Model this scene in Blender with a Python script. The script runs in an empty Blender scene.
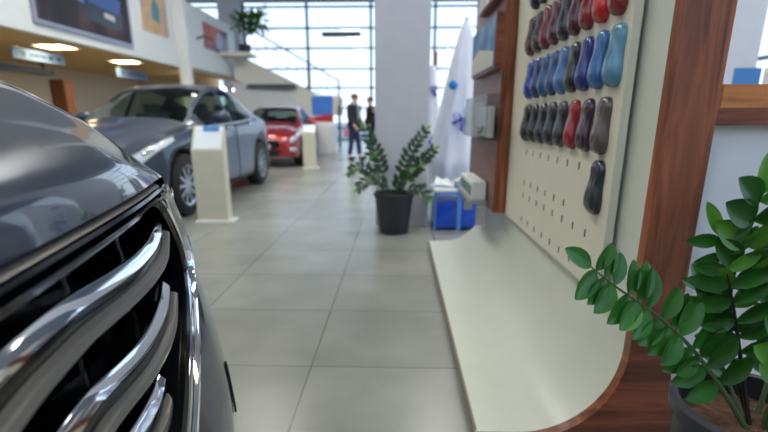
import bpy, bmesh, math, random
from mathutils import Vector, Matrix
random.seed(7)
PI = math.pi
R = math.radians
S = bpy.context.scene
COL = S.collection

# ------------------------------------------------------------------ materials
def lin(c):
    return tuple(((v/255)/12.92 if v/255 <= .04045 else ((v/255+.055)/1.055)**2.4) for v in c)
MATS = {}
def mat(name, rgb, rough=.5, metal=0., spec=.5, coat=0., var=0., scale=8., bump=0., emit=None, trans=0.):
    if name in MATS: return MATS[name]
    m = bpy.data.materials.new(name); m.use_nodes = True
    nt = m.node_tree; b = nt.nodes['Principled BSDF']
    c = lin(rgb)
    b.inputs['Base Color'].default_value = (*c, 1)
    b.inputs['Roughness'].default_value = rough
    b.inputs['Metallic'].default_value = metal
    b.inputs['Specular IOR Level'].default_value = spec
    b.inputs['Coat Weight'].default_value = coat
    b.inputs['Coat Roughness'].default_value = .04
    tc = nt.nodes.new('ShaderNodeTexCoord')
    n = nt.nodes.new('ShaderNodeTexNoise'); n.inputs['Scale'].default_value = scale; n.inputs['Detail'].default_value = 4
    nt.links.new(tc.outputs['Object'], n.inputs['Vector'])
    v = max(var, .02)
    r = nt.nodes.new('ShaderNodeValToRGB')
    r.color_ramp.elements[0].position = .3; r.color_ramp.elements[1].position = .7
    r.color_ramp.elements[0].color = (*[x*(1-v) for x in c], 1)
    r.color_ramp.elements[1].color = (*[min(1, x*(1+v)) for x in c], 1)
    nt.links.new(n.outputs['Fac'], r.inputs['Fac']); nt.links.new(r.outputs['Color'], b.inputs['Base Color'])
    if bump:
        bp = nt.nodes.new('ShaderNodeBump'); bp.inputs['Strength'].default_value = bump; bp.inputs['Distance'].default_value = .01
        nt.links.new(n.outputs['Fac'], bp.inputs['Height']); nt.links.new(bp.outputs['Normal'], b.inputs['Normal'])
    if emit:
        b.inputs['Emission Color'].default_value = (*c, 1); b.inputs['Emission Strength'].default_value = emit
    MATS[name] = m
    return m

def wood(name, c1, c2, rough=.35, axis='Z', sc=1.):
    if name in MATS: return MATS[name]
    m = bpy.data.materials.new(name); m.use_nodes = True
    nt = m.node_tree; b = nt.nodes['Principled BSDF']
    tc = nt.nodes.new('ShaderNodeTexCoord'); mp = nt.nodes.new('ShaderNodeMapping')
    s = {'X': (1.2, 14, 14), 'Y': (14, 1.2, 14), 'Z': (14, 14, 1.2)}[axis]
    mp.inputs['Scale'].default_value = tuple(v*sc for v in s)
    nt.links.new(tc.outputs['Object'], mp.inputs['Vector'])
    n = nt.nodes.new('ShaderNodeTexNoise'); n.inputs['Scale'].default_value = 1.6; n.inputs['Detail'].default_value = 7; n.inputs['Distortion'].default_value = 1.1
    nt.links.new(mp.outputs['Vector'], n.inputs['Vector'])
    r = nt.nodes.new('ShaderNodeValToRGB')
    r.color_ramp.elements[0].position = .33; r.color_ramp.elements[1].position = .68
    r.color_ramp.elements[0].color = (*lin(c1), 1); r.color_ramp.elements[1].color = (*lin(c2), 1)
    nt.links.new(n.outputs['Fac'], r.inputs['Fac']); nt.links.new(r.outputs['Color'], b.inputs['Base Color'])
    b.inputs['Roughness'].default_value = rough
    MATS[name] = m
    return m

def glass(name='clear_glass', tint=(235, 245, 250), dark=0.):
    if name in MATS: return MATS[name]
    m = bpy.data.materials.new(name); m.use_nodes = True
    nt = m.node_tree; nt.nodes.clear()
    out = nt.nodes.new('ShaderNodeOutputMaterial'); mx = nt.nodes.new('ShaderNodeMixShader')
    t = nt.nodes.new('ShaderNodeBsdfTransparent'); g = nt.nodes.new('ShaderNodeBsdfGlossy')
    lw = nt.nodes.new('ShaderNodeLayerWeight'); lw.inputs['Blend'].default_value = .5
    pw = nt.nodes.new('ShaderNodeMath'); pw.operation = 'POWER'; pw.inputs[1].default_value = 5; nt.links.new(lw.outputs['Facing'], pw.inputs[0])
    fr = nt.nodes.new('ShaderNodeMath'); fr.operation = 'MULTIPLY_ADD'; fr.inputs[1].default_value = .85; fr.inputs[2].default_value = .04; nt.links.new(pw.outputs[0], fr.inputs[0])
    t.inputs['Color'].default_value = (*lin(tint), 1); g.inputs['Roughness'].default_value = .03
    nt.links.new(fr.outputs[0], mx.inputs['Fac']); nt.links.new(t.outputs[0], mx.inputs[1]); nt.links.new(g.outputs[0], mx.inputs[2])
    nt.links.new(mx.outputs[0], out.inputs['Surface'])
    MATS[name] = m
    return m

def emis(name, rgb, s):
    if name in MATS: return MATS[name]
    m = bpy.data.materials.new(name); m.use_nodes = True
    b = m.node_tree.nodes['Principled BSDF']
    b.inputs['Base Color'].default_value = (*lin(rgb), 1)
    b.inputs['Emission Color'].default_value = (*lin(rgb), 1); b.inputs['Emission Strength'].default_value = s
    MATS[name] = m
    return m

def photo_mat(name, stops, scale=2.5, seed=0., stretch=(1, 1, 1), rough=.65):
    m = bpy.data.materials.new(name); m.use_nodes = True
    nt = m.node_tree; b = nt.nodes['Principled BSDF']; b.inputs['Roughness'].default_value = rough
    tc = nt.nodes.new('ShaderNodeTexCoord'); mp = nt.nodes.new('ShaderNodeMapping')
    mp.inputs['Location'].default_value = (seed, seed*.7, seed*1.3); mp.inputs['Scale'].default_value = stretch
    n = nt.nodes.new('ShaderNodeTexNoise'); n.inputs['Scale'].default_value = scale; n.inputs['Detail'].default_value = 3
    r = nt.nodes.new('ShaderNodeValToRGB'); cr = r.color_ramp
    while len(cr.elements) < len(stops): cr.elements.new(.5)
    for e, (p, c) in zip(cr.elements, stops): e.position = p; e.color = (*lin(c), 1)
    nt.links.new(tc.outputs['Object'], mp.inputs['Vector']); nt.links.new(mp.outputs['Vector'], n.inputs['Vector'])
    nt.links.new(n.outputs['Fac'], r.inputs['Fac']); nt.links.new(r.outputs['Color'], b.inputs['Base Color'])
    return m

# ------------------------------------------------------------------ mesh helpers
def link(o, parent=None):
    COL.objects.link(o)
    if parent is not None: o.parent = parent
    return o
def tag(o, label=None, cat=None, group=None, kind=None):
    if label: o['label'] = label
    if cat: o['category'] = cat
    if group: o['group'] = group
    if kind: o['kind'] = kind
    return o
def thing(name, label, cat, loc=(0, 0, 0), rz=0, group=None):
    o = bpy.data.objects.new(name, None); o.empty_display_size = .1
    link(o); o.location = loc; o.rotation_euler = (0, 0, rz)
    return tag(o, label, cat, group)
def mesh(name, vs, fs, mats, parent=None, smooth=True, idx=None, bevel=0, subsurf=0, weld=False, solid=0, angle=40):
    me = bpy.data.meshes.new(name); me.from_pydata([tuple(v) for v in vs], [], [tuple(f) for f in fs])
    if not isinstance(mats, (list, tuple)): mats = [mats]
    for m in mats: me.materials.append(m)
    if idx:
        for p, i in zip(me.polygons, idx): p.material_index = i
    bm = bmesh.new(); bm.from_mesh(me)
    if weld: bmesh.ops.remove_doubles(bm, verts=bm.verts, dist=1e-4)
    loose = [v for v in bm.verts if not v.link_faces]
    bmesh.ops.delete(bm, geom=loose, context='VERTS')
    bmesh.ops.recalc_face_normals(bm, faces=bm.faces)
    if smooth:
        for f in bm.faces: f.smooth = True
        for e in bm.edges:
            if len(e.link_faces) == 2 and e.calc_face_angle(0) > R(angle): e.smooth = False
    bm.to_mesh(me); bm.free()
    o = bpy.data.objects.new(name, me); link(o, parent)
    if solid:
        md = o.modifiers.new('s', 'SOLIDIFY'); md.thickness = solid; md.offset = 0
    if bevel:
        md = o.modifiers.new('b', 'BEVEL'); md.width = bevel; md.segments = 2; md.limit_method = 'ANGLE'; md.angle_limit = R(40)
    if subsurf:
        md = o.modifiers.new('u', 'SUBSURF'); md.levels = subsurf; md.render_levels = subsurf
    return o
class MB:
    def __init__(s): s.v = []; s.f = []; s.i = []
    def add(s, vs, fs, i=0):
        k = len(s.v); s.v += [tuple(v) for v in vs]; s.f += [tuple(a+k for a in f) for f in fs]; s.i += [i]*len(fs); return s
    def box(s, c, d, i=0, M=None):
        x, y, z = (q/2 for q in d)
        vs = [Vector((a*x, b*y, e*z)) for a in (-1, 1) for b in (-1, 1) for e in (-1, 1)]
        if M is not None: vs = [M @ v for v in vs]
        vs = [v+Vector(c) for v in vs]
        return s.add(vs, [(0, 1, 3, 2), (4, 6, 7, 5), (0, 4, 5, 1), (2, 3, 7, 6), (0, 2, 6, 4), (1, 5, 7, 3)], i)
    def span(s, a, b, i=0):
        return s.box([(p+q)/2 for p, q in zip(a, b)], [abs(q-p) for p, q in zip(a, b)], i)
    def tube(s, pts, r, n=8, i=0, cap=True):
        pts = [Vector(p) for p in pts]; rs = r if isinstance(r, (list, tuple)) else [r]*len(pts)
        vs = []; up = None
        for k, p in enumerate(pts):
            t = (pts[min(k+1, len(pts)-1)]-pts[max(k-1, 0)]).normalized()
            if up is None:
                up = Vector((0, 0, 1)) if abs(t.z) < .9 else Vector((1, 0, 0))
            a = t.cross(up).normalized(); up = a.cross(t).normalized()
            for q in range(n):
                an = 2*PI*q/n; vs.append(p+(a*math.cos(an)+up*math.sin(an))*rs[k])
        fs = [(k*n+q, k*n+(q+1) % n, (k+1)*n+(q+1) % n, (k+1)*n+q) for k in range(len(pts)-1) for q in range(n)]
        if cap: fs += [tuple(range(n)), tuple((len(pts)-1)*n+q for q in range(n))]
        return s.add(vs, fs, i)
    def lathe(s, prof, n=32, i=0, c=(0, 0, 0), axis='Z'):
        vs = []
        for r, z in prof:
            for q in range(n):
                a = 2*PI*q/n
                p = (r*math.cos(a), r*math.sin(a), z) if axis == 'Z' else ((r*math.cos(a), z, r*math.sin(a)) if axis == 'Y' else (z, r*math.cos(a), r*math.sin(a)))
                vs.append([p[k]+c[k] for k in range(3)])
        m = len(prof)
        fs = [(k*n+q, k*n+(q+1) % n, (k+1)*n+(q+1) % n, (k+1)*n+q) for k in range(m-1) for q in range(n)]
        if prof[0][0] > 1e-6 and prof[0] != prof[-1]: fs.append(tuple(range(n)))
        if prof[-1][0] > 1e-6 and prof[0] != prof[-1]: fs.append(tuple((m-1)*n+q for q in range(n)))
        return s.add(vs, fs, i)
    def grid(s, rows, i=0, close=False):
        n = len(rows[0]); vs = [v for r in rows for v in r]
        fs = []
        for a in range(len(rows)-1):
            for b in range(n if close else n-1):
                fs.append((a*n+b, a*n+(b+1) % n, (a+1)*n+(b+1) % n, (a+1)*n+b))
        return s.add(vs, fs, i)
    def prism(s, poly, y0, y1, i=0, plane='XZ'):
        f = {'XZ': lambda p, y: (p[0], y, p[1]), 'YZ': lambda p, y: (y, p[0], p[1]), 'XY': lambda p, y: (p[0], p[1], y)}[plane]
        n = len(poly)
        vs = [f(p, y0) for p in poly]+[f(p, y1) for p in poly]
        return s.add(vs, [tuple(range(n)), tuple(range(n, 2*n))]+[(q, (q+1) % n, n+(q+1) % n, n+q) for q in range(n)], i)
    def ball(s, c, r, i=0, n=16, m=10):
        rr = r if isinstance(r, (tuple, list)) else (r, r, r)
        rows = [[(c[0]+rr[0]*math.sin(PI*a/m)*math.cos(2*PI*b/n), c[1]+rr[1]*math.sin(PI*a/m)*math.sin(2*PI*b/n), c[2]+rr[2]*math.cos(PI*a/m)) for b in range(n)] for a in range(m+1)]
        return s.grid(rows, i, close=True)
    def build(s, name, mats, parent=None, **k):
        k.setdefault('weld', True)
        return mesh(name, s.v, s.f, mats, parent, idx=s.i, **k)
def box(name, a, b, m, parent=None, bevel=.004):
    return MB().span(a, b).build(name, m, parent, smooth=False, bevel=bevel)
def struct(o): o['kind'] = 'structure'; return o
def copy_tree(o, parent=None):
    c = o.copy(); COL.objects.link(c)
    if parent is not None: c.parent = parent
    for ch in list(o.children): copy_tree(ch, c)
    return c
def interp(tab, x):
    xs = [t[0] for t in tab]
    if x <= xs[0]: return tab[0][1]
    if x >= xs[-1]: return tab[-1][1]
    for k in range(len(tab)-1):
        if xs[k] <= x <= xs[k+1]: break
    h = xs[k+1]-xs[k]; t = (x-xs[k])/h
    def sl(j):
        if j <= 0 or j >= len(tab)-1:
            return 0 if False else ((tab[1][1]-tab[0][1])/(xs[1]-xs[0]) if j <= 0 else (tab[-1][1]-tab[-2][1])/(xs[-1]-xs[-2]))
        a = (tab[j][1]-tab[j-1][1])/(xs[j]-xs[j-1]); b = (tab[j+1][1]-tab[j][1])/(xs[j+1]-xs[j])
        return 0 if a*b <= 0 else 2*a*b/(a+b)
    m0, m1 = sl(k)*h, sl(k+1)*h; y0, y1 = tab[k][1], tab[k+1][1]
    return y0*(2*t**3-3*t*t+1)+m0*(t**3-2*t*t+t)+y1*(-2*t**3+3*t*t)+m1*(t**3-t*t)
def spline(pts, n):
    pts = [Vector(p) for p in pts]; L = [0]
    for a, b in zip(pts, pts[1:]): L.append(L[-1]+(b-a).length)
    return [Vector([interp([(l, p[k]) for l, p in zip(L, pts)], L[-1]*i/(n-1)) for k in range(3)]) for i in range(n)]

# ------------------------------------------------------------------ shared materials
M_white = mat('white_paint', (226, 227, 226), .55)
M_wall = mat('pale_wall_paint', (214, 216, 210), .6)
M_cream = mat('cream_wall', (228, 216, 196), .7)
M_soffit = mat('warm_soffit', (226, 190, 130), .75)
M_ceil = mat('ceiling_grey', (176, 180, 188), .8)
M_mull = mat('mullion_grey', (84, 90, 104), .5)
M_col = mat('column_paint', (200, 199, 206), .6)
M_black = mat('matte_black', (16, 16, 18), .6)
M_gloss = mat('gloss_black', (8, 9, 12), .12)
M_rubber = mat('rubber', (22, 22, 24), .75)
M_chrome = mat('chrome', (225, 226, 230), .06, 1.)
M_satin = mat('satin_metal', (122, 118, 116), .36, .6)
M_alloy = mat('alloy', (178, 180, 186), .3, .9)
M_glass = glass()
M_walnut = wood('walnut_vertical', (88, 40, 22), (168, 94, 58), .34, 'Z')
M_walnutx = wood('walnut_across', (80, 38, 22), (154, 84, 52), .34, 'X')
M_walnuty = wood('brown_panel_wood', (98, 64, 58), (128, 92, 84), .4, 'Y')
M_oak = wood('light_oak', (150, 88, 38), (198, 126, 62), .45, 'X')
M_soil = mat('potting_soil', (92, 62, 44), .95, var=.5, scale=60, bump=.8)
M_pot = mat('charcoal_pot', (44, 46, 54), .5)
M_leafA = mat('leaf_green', (46, 100, 32), .3, var=.35, scale=14)
M_leafB = mat('leaf_light', (92, 150, 48), .32, var=.3, scale=14)
M_stem = mat('stem_green', (70, 92, 52), .5)
M_stemd = mat('stem_dark', (44, 38, 34), .5)
M_leafF = mat('leaf_dark_green', (34, 66, 38), .4, var=.35, scale=10)  # darker green for the far pot plant

# ------------------------------------------------------------------ setting
def floor_mat():
    m = bpy.data.materials.new('porcelain_tiles'); m.use_nodes = True
    nt = m.node_tree; b = nt.nodes['Principled BSDF']; L = nt.links
    tc = nt.nodes.new('ShaderNodeTexCoord'); sep = nt.nodes.new('ShaderNodeSeparateXYZ'); L.new(tc.outputs['Object'], sep.inputs[0])
    def line(out, pitch, off):
        a = nt.nodes.new('ShaderNodeMath'); a.operation = 'ADD'; a.inputs[1].default_value = off+pitch*400; L.new(out, a.inputs[0])
        d = nt.nodes.new('ShaderNodeMath'); d.operation = 'DIVIDE'; d.inputs[1].default_value = pitch; L.new(a.outputs[0], d.inputs[0])
        f = nt.nodes.new('ShaderNodeMath'); f.operation = 'FRACT'; L.new(d.outputs[0], f.inputs[0])
        c = nt.nodes.new('ShaderNodeMath'); c.operation = 'PINGPONG'; c.inputs[1].default_value = .5; L.new(f.outputs[0], c.inputs[0])
        g = nt.nodes.new('ShaderNodeMath'); g.operation = 'LESS_THAN'; g.inputs[1].default_value = .0035/pitch; L.new(c.outputs[0], g.inputs[0])
        fl = nt.nodes.new('ShaderNodeMath'); fl.operation = 'FLOOR'; L.new(d.outputs[0], fl.inputs[0])
        return g, fl
    gx, fx = line(sep.outputs[0], TX, -OX); gy, fy = line(sep.outputs[1], TY, -OY)
    mx = nt.nodes.new('ShaderNodeMath'); mx.operation = 'MAXIMUM'; L.new(gx.outputs[0], mx.inputs[0]); L.new(gy.outputs[0], mx.inputs[1])
    cb = nt.nodes.new('ShaderNodeCombineXYZ'); L.new(fx.outputs[0], cb.inputs[0]); L.new(fy.outputs[0], cb.inputs[1])
    wn = nt.nodes.new('ShaderNodeTexWhiteNoise'); wn.noise_dimensions = '3D'; L.new(cb.outputs[0], wn.inputs['Vector'])
    n = nt.nodes.new('ShaderNodeTexNoise'); n.inputs['Scale'].default_value = 2.2; n.inputs['Detail'].default_value = 8; L.new(tc.outputs['Object'], n.inputs['Vector'])
    ad = nt.nodes.new('ShaderNodeMath'); ad.operation = 'MULTIPLY_ADD'; ad.inputs[1].default_value = .3; L.new(wn.outputs['Value'], ad.inputs[0]); L.new(n.outputs['Fac'], ad.inputs[2])
    r = nt.nodes.new('ShaderNodeValToRGB'); r.color_ramp.elements[0].position = .35; r.color_ramp.elements[1].position = 1.
    r.color_ramp.elements[0].color = (*lin((124, 125, 119)), 1); r.color_ramp.elements[1].color = (*lin((152, 153, 146)), 1)
    L.new(ad.outputs[0], r.inputs['Fac'])
    mix = nt.nodes.new('ShaderNodeMix'); mix.data_type = 'RGBA'; L.new(mx.outputs[0], mix.inputs['Factor']); L.new(r.outputs['Color'], mix.inputs['A'])
    mix.inputs['B'].default_value = (*lin((96, 92, 82)), 1)
    L.new(mix.outputs['Result'], b.inputs['Base Color'])
    b.inputs['Roughness'].default_value = .27; b.inputs['Specular IOR Level'].default_value = .6
    return m
TX, TY, OX, OY = .76, .669, .36-.76*0, 1.98
X0, X1, Y0, Y1, ZC = -13., 8., -5., 25., 7.6
struct(box('floor', (X0, Y0, -.1), (X1, Y1, 0), floor_mat(), bevel=0))
struct(box('ceiling', (X0, Y0, ZC), (X1, Y1, ZC+.15), M_ceil, bevel=0))
# ground and sky outside
struct(box('ground', (-80, -60, -.4), (80, 140, -.12), mat('pale_asphalt', (150, 152, 156), .8, var=.1), bevel=0))
def glazed(name, axis, at, a0, a1, z0, z1, vs, hs, t=.12):
    """a curtain wall: frame of mullions and one pane behind it"""
    fr = MB()
    for a in vs:
        fr.span(*(((a-t/2, at-.08, z0), (a+t/2, at+.08, z1)) if axis == 'X' else ((at-.08, a-t/2, z0), (at+.08, a+t/2, z1))))
    for z in hs:
        fr.span(*(((a0, at-.06, z-t/3), (a1, at+.06, z+t/3)) if axis == 'X' else ((at-.06, a0, z-t/3), (at+.06, a1, z+t/3))))
    f = struct(fr.build(name, M_mull, smooth=False, weld=False))
    g = (MB().span((a0, at-.01, z0), (a1, at+.01, z1)) if axis == 'X' else MB().span((at-.01, a0, z0), (at+.01, a1, z1)))
    g.build('pane', M_glass, f, smooth=False)
    return f
hz = [.05, .62, 1.62, 2.6, 3.5, 4.46, 5.38, 6.33, 7.3]
struct(box('window_header', (X0, 24.75, 6.5), (X1, 24.95, ZC), M_ceil, bevel=0))
glazed('window_1', 'X', Y1, X0, X1, 0, ZC, [-1.36+3.13*k for k in range(-3, 4)], hz)
glazed('window_2', 'Y', X1, Y0, Y1, 0, ZC, [Y0+2.5*k for k in range(0, 13)], [.05, 2.4, 4.8, 7.3])
# left side: solid below, glazed band above the mezzanine
struct(box('wall_left', (X0-.2, Y0, 0), (X0, Y1, 3.6), M_cream, bevel=0))
glazed('window_3', 'Y', X0, Y0, Y1, 3.6, ZC, [Y0+2.5*k for k in range(0, 13)], [3.65, 5.4, 7.3])
struct(box('wall_back', (X0, Y0-.2, 0), (X1, Y0, 3.), M_white, bevel=0))
glazed('window_4', 'X', Y0, X0, X1, 3., ZC, [X0+2.6*k for k in range(0, 9)], [3.05, 5.2, 7.3])

# mezzanine
ZM = 2.68
struct(box('mezzanine_soffit', (X0, Y0, ZM), (-6.86, 20.9, ZM+.3), M_soffit, bevel=0))
struct(box('mezzanine_parapet', (-6.95, Y0, ZM-.02), (-6.8, 15.3, 4.72), M_white, bevel=.01))
struct(box('mezzanine_parapet_far', (-6.95, 15.3, ZM-.02), (-6.8, 20.9, 4.72), M_white, bevel=.01))
struct(box('mezzanine_beam', (-6.86, 15.7, ZM-.12), (-6.6, 20.9, ZM+.02), mat('beam_tan', (150, 132, 108), .7), bevel=.005))
o = box('round_column', (-6.82, 15.35, 0), (-6.5, 15.67, ZC), M_white, bevel=.05); struct(o); o.name = 'mezzanine_post'
struct(box('ceiling_post', (-7.6, 21.4, 0), (-6.75, 21.9, ZC), mat('post_grey', (180, 181, 192), .6), bevel=.01))
struct(box('wall_under_mezzanine', (-11.2, 3.2, 0), (-11., 20.9, ZM), M_cream, bevel=0))
struct(box('column_base_wall', (-11., 20.7, 0), (-7.6, 20.9, ZM), M_cream, bevel=0))
# centre column
struct(box('column', (-.235, 4.98, 0), (.315, 5.5, ZC), M_col, bevel=.008))

# ceiling lights (high panels and deep soffit lamps are unseen, added for fill)
cl = MB().span((-.75, -.3, -.03), (.75, .3, .0)).build
def ceiling_lamp(x, y, z, w, d, warm, label, group, strength):
    t = thing('ceiling_light', label, 'ceiling light', (x, y, z), 0, group)
    fr = MB()
    fr.span((-w/2-.04, -d/2-.04, -.05), (w/2+.04, -d/2, 0)).span((-w/2-.04, d/2, -.05), (w/2+.04, d/2+.04, 0))
    fr.span((-w/2-.04, -d/2, -.05), (-w/2, d/2, 0)).span((w/2, -d/2, -.05), (w/2+.04, d/2, 0))
    fr.build('frame', M_white, t, smooth=False, weld=False)
    box('diffuser', (-w/2, -d/2, -.03), (w/2, d/2, -.01), emis('lamp_warm', (255, 228, 170), strength) if warm else emis('lamp_cool', (255, 253, 243), strength), t, bevel=0)
    return t
ceiling_lamp(-7.55, 10.95, ZM, .62, .62, True, 'louvred ceiling light in the soffit, nearer of the two lit squares', None, 11)
ceiling_lamp(-7.6, 13.8, ZM, .62, .62, True, 'warm ceiling light in the soffit, farther of the two lit squares', None, 11)
for x, y in ((-9.9, 3.8), (-9.6, 6.)):  # out of view, added to warm and brighten the soffit
    ceiling_lamp(x, y, ZM, .62, .62, True, 'unseen warm square light added to brighten the mezzanine soffit', 'warm lights added out of view for the soffit', 20)
for x, yy in ((-3.6, (-2.5, 1., 4.5, 8., 11.5)), (1.2, (4.5, 8., 11.5)), (5.4, (1., 4.5, 8., 11.5))):  # out of view, added as interior fill for the hall
    for y in yy:
        ceiling_lamp(x, y, ZC, 1.5, .5, False, 'long cool fill panel added on the unseen high ceiling', 'fill panels added on the unseen high ceiling', 26)

# ------------------------------------------------------------------ stairs
st = MB()
M_stair = mat('stair_side', (236, 231, 218), .7)
prof = [(-6.6, 3.62), (-3.25, 2.02), (-2.4, 1.98), (-2.4, 1.25), (-3.3, 1.2), (-6.6, 2.62)]
stair = thing('staircase', 'beige sided staircase descending from the mezzanine before the glass front', 'staircase', (-4.5, 20, 0))
prof2 = [(x+4.5, z) for x, z in prof]
MB().prism(prof2, -.08, 0).prism(prof2, 1.3, 1.38).build('stair_side', M_stair, stair, smooth=False)
tr = MB()
for k in range(12):
    x = -6.5+4.5+k*.28; z = 3.4-k*.135
    tr.span((x, 0, z-.05), (x+.3, 1.3, z))
tr.build('tread', mat('tread_grey', (120, 118, 114), .6), stair, smooth=False, weld=False)
box('landing', (1.0, 0, 1.55), (2.1, 1.3, 1.7), M_stair, stair)
box('landing_beam', (-1.5, -.5, 2.28), (.4, -.08, 2.42), M_mull, stair)
hr = MB(); hr.tube([(-1.2, -.04, 4.42), (2.12, -.04, 2.58)], .03).tube([(2.12, -.04, 2.58), (2.12, -.04, 1.5)], .03)
hr.build('handrail', M_mull, stair)
bl = MB()
for k in range(9):
    x = -1.15+k*.4; zt = 4.42-(x+1.2)*.554
    bl.tube([(x, -.04, zt), (x, -.04, zt-1.05)], .012, 6)
for d in (.3, .6, .9): bl.tube([(-1.2, -.04, 4.42-d), (2.1, -.04, 2.58-d)], .01, 6)
bl.build('baluster', M_mull, stair)
box('newel_post', (2.05, -.08, 0), (2.15, .02, 1.6), M_mull, stair)
box('support_post', (-1.3, .1, 0), (-1.18, .22, 2.3), M_mull, stair)
# landing deck the palm stands on
struct(box('mezzanine_bridge', (-6.86, 19.0, 3.42), (-5.7, 19.98, 3.56), M_stair, bevel=.01))

# ------------------------------------------------------------------ cars
def tyre_set(parent, x, y, Rr, w, out, prefix_rot=0):
    """wheel: tyre with rim, at (x,y), outer face towards out (+1/-1 in y)"""
    pr = [(Rr*.66, -w/2), (Rr*.9, -w/2), (Rr*.985, -w*.4), (Rr, -w*.2), (Rr, w*.2), (Rr*.985, w*.4), (Rr*.9, w/2), (Rr*.66, w/2), (Rr*.64, 0), (Rr*.66, -w/2)]
    t = MB().lathe(pr, 36, axis='Y').build('wheel', M_rubber, parent)
    t.location = (x, y, Rr)
    rm = MB(); o = out
    rm.lathe([(Rr*.68, o*w*.42), (Rr*.66, o*w*.47), (Rr*.6, o*w*.44), (Rr*.6, -o*w*.3), (Rr*.65, -o*w*.3), (Rr*.67, o*w*.3), (Rr*.68, o*w*.42)], 36, axis='Y')
    for k in range(10):
        a = 2*PI*k/10
        M = Matrix.Rotation(-a, 3, 'Y')
        rm.box((math.cos(a)*Rr*.34, o*w*.34, math.sin(a)*Rr*.34), (Rr*.56, .03, Rr*.085), M=M)
    rm.lathe([(.001, o*w*.42), (Rr*.12, o*w*.4), (Rr*.14, o*w*.25), (.001, o*w*.22)], 20, axis='Y')
    rm.build('rim', M_alloy, t)
    MB().lathe([(.001, -o*w*.05), (Rr*.46, -o*w*.05), (Rr*.46, 0), (.001, 0)], 24, axis='Y').build('brake_disc', M_satin, t)
    return t

class Body:
    def __init__(s, L, W, Bt, T, Wr, arches, RA, zw, sill=.2, nose_bend=.0, hoodshape=None, gh=(1.4, 4.2), vmap=None):
        s.__dict__.update(L=L, W=W, Bt=Bt, T=T, Wr=Wr, arches=arches, RA=RA, zw=zw, sill=sill, nb=nose_bend, hs=hoodshape, gh=gh)
    def pts(s, u):
        W = interp(s.W, u); B = interp(s.Bt, u); T = interp(s.T, u); Wr = interp(s.Wr, u)
        bot = s.sill+.04*max(0, 1-u/.4)
        for a in s.arches:
            d = abs(u-a)
            if d < s.RA: bot = max(bot, s.zw+math.sqrt(s.RA**2-d*d))
        b1 = min(bot+.1, B-.12)
        p = [(W*.95, bot), (W, b1), (W*1.0, (b1+B-.08)/2), (W*.99, B-.07), (W*.955, B)]
        zr = max(T-.07, B+.025)
        g = min(1, max(0, (T-B-.1)/.25))
        p5 = (W*.93, B+.015)
        p6 = (Wr, zr)
        if s.hs and u < s.hs[0]:
            sh, zs, zc = interp(s.hs[1], u), interp(s.hs[2], u), interp(s.hs[3], u)
            k = min(1, max(0, (s.hs[0]-u)/.25))
            q = [((W*.93+sh)*.5+.03, (B+zs)*.5+.03), (sh, zs), (sh*.6, zc), (0, zc)]
            z7 = [(p5), (p6), (Wr*.6, T-.012), (0, T)]
            q = [tuple(a*(k)+b*(1-k) for a, b in zip(m, n)) for m, n in zip(q, z7)]
            return p+q
        return p+[p5, p6, (Wr*.6, T-.012), (0, T)]
    def P(s, u, v, off=0):
        pt = s.pts(u); n = len(pt)-1; k = min(int(v), n-1); t = v-k
        P0 = pt[max(k-1, 0)]; P1 = pt[k]; P2 = pt[k+1]; P3 = pt[k+2] if k+2 <= n else (-pt[n-1][0], pt[n-1][1])
        def cr(a, b, c, d): 
            m0 = (c-a)*.35; m1 = (d-b)*.35
            return b*(2*t**3-3*t*t+1)+m0*(t**3-2*t*t+t)+c*(-2*t**3+3*t*t)+m1*(t**3-t*t)
        y = cr(P0[0], P1[0], P2[0], P3[0]); z = cr(P0[1], P1[1], P2[1], P3[1])
        y = max(y, 0)
        x = s.L/2-u
        if s.nb: x -= s.nb*(abs(y)/1.05)**3*max(0, 1-u/1.1)
        return Vector((x, y, z))
    def Pn(s, u, v, off, side=1):
        e = .01
        a = s.P(u+e, v)-s.P(max(u-e, 0), v); b = s.P(u, min(v+e, 7.999))-s.P(u, max(v-e, 0))
        n = a.cross(b); 
        if n.length < 1e-9: n = Vector((0, 0, 1))
        n.normalize()
        p = s.P(u, v); c = Vector((p.x, 0, .6))
        if n.dot(p-c) < 0: n = -n
        q = p+n*off
        return Vector((q.x, q.y*side, q.z))
    def patch(s, name, u0, u1, v0, v1, m, parent, side=1, off=.006, nu=8, nv=6, taper=None):
        rows = []
        for i in range(nu+1):
            u = u0+(u1-u0)*i/nu
            a, b = (v0, v1) if taper is None else taper(i/nu, v0, v1)
            rows.append([s.Pn(u, a+(b-a)*j/nv, off, side) for j in range(nv+1)])
        k = MB().grid(rows)
        o = k.build(name, m, parent); md = o.modifiers.new('s', 'SOLIDIFY'); md.thickness = .008; md.offset = 0
        return o

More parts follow.
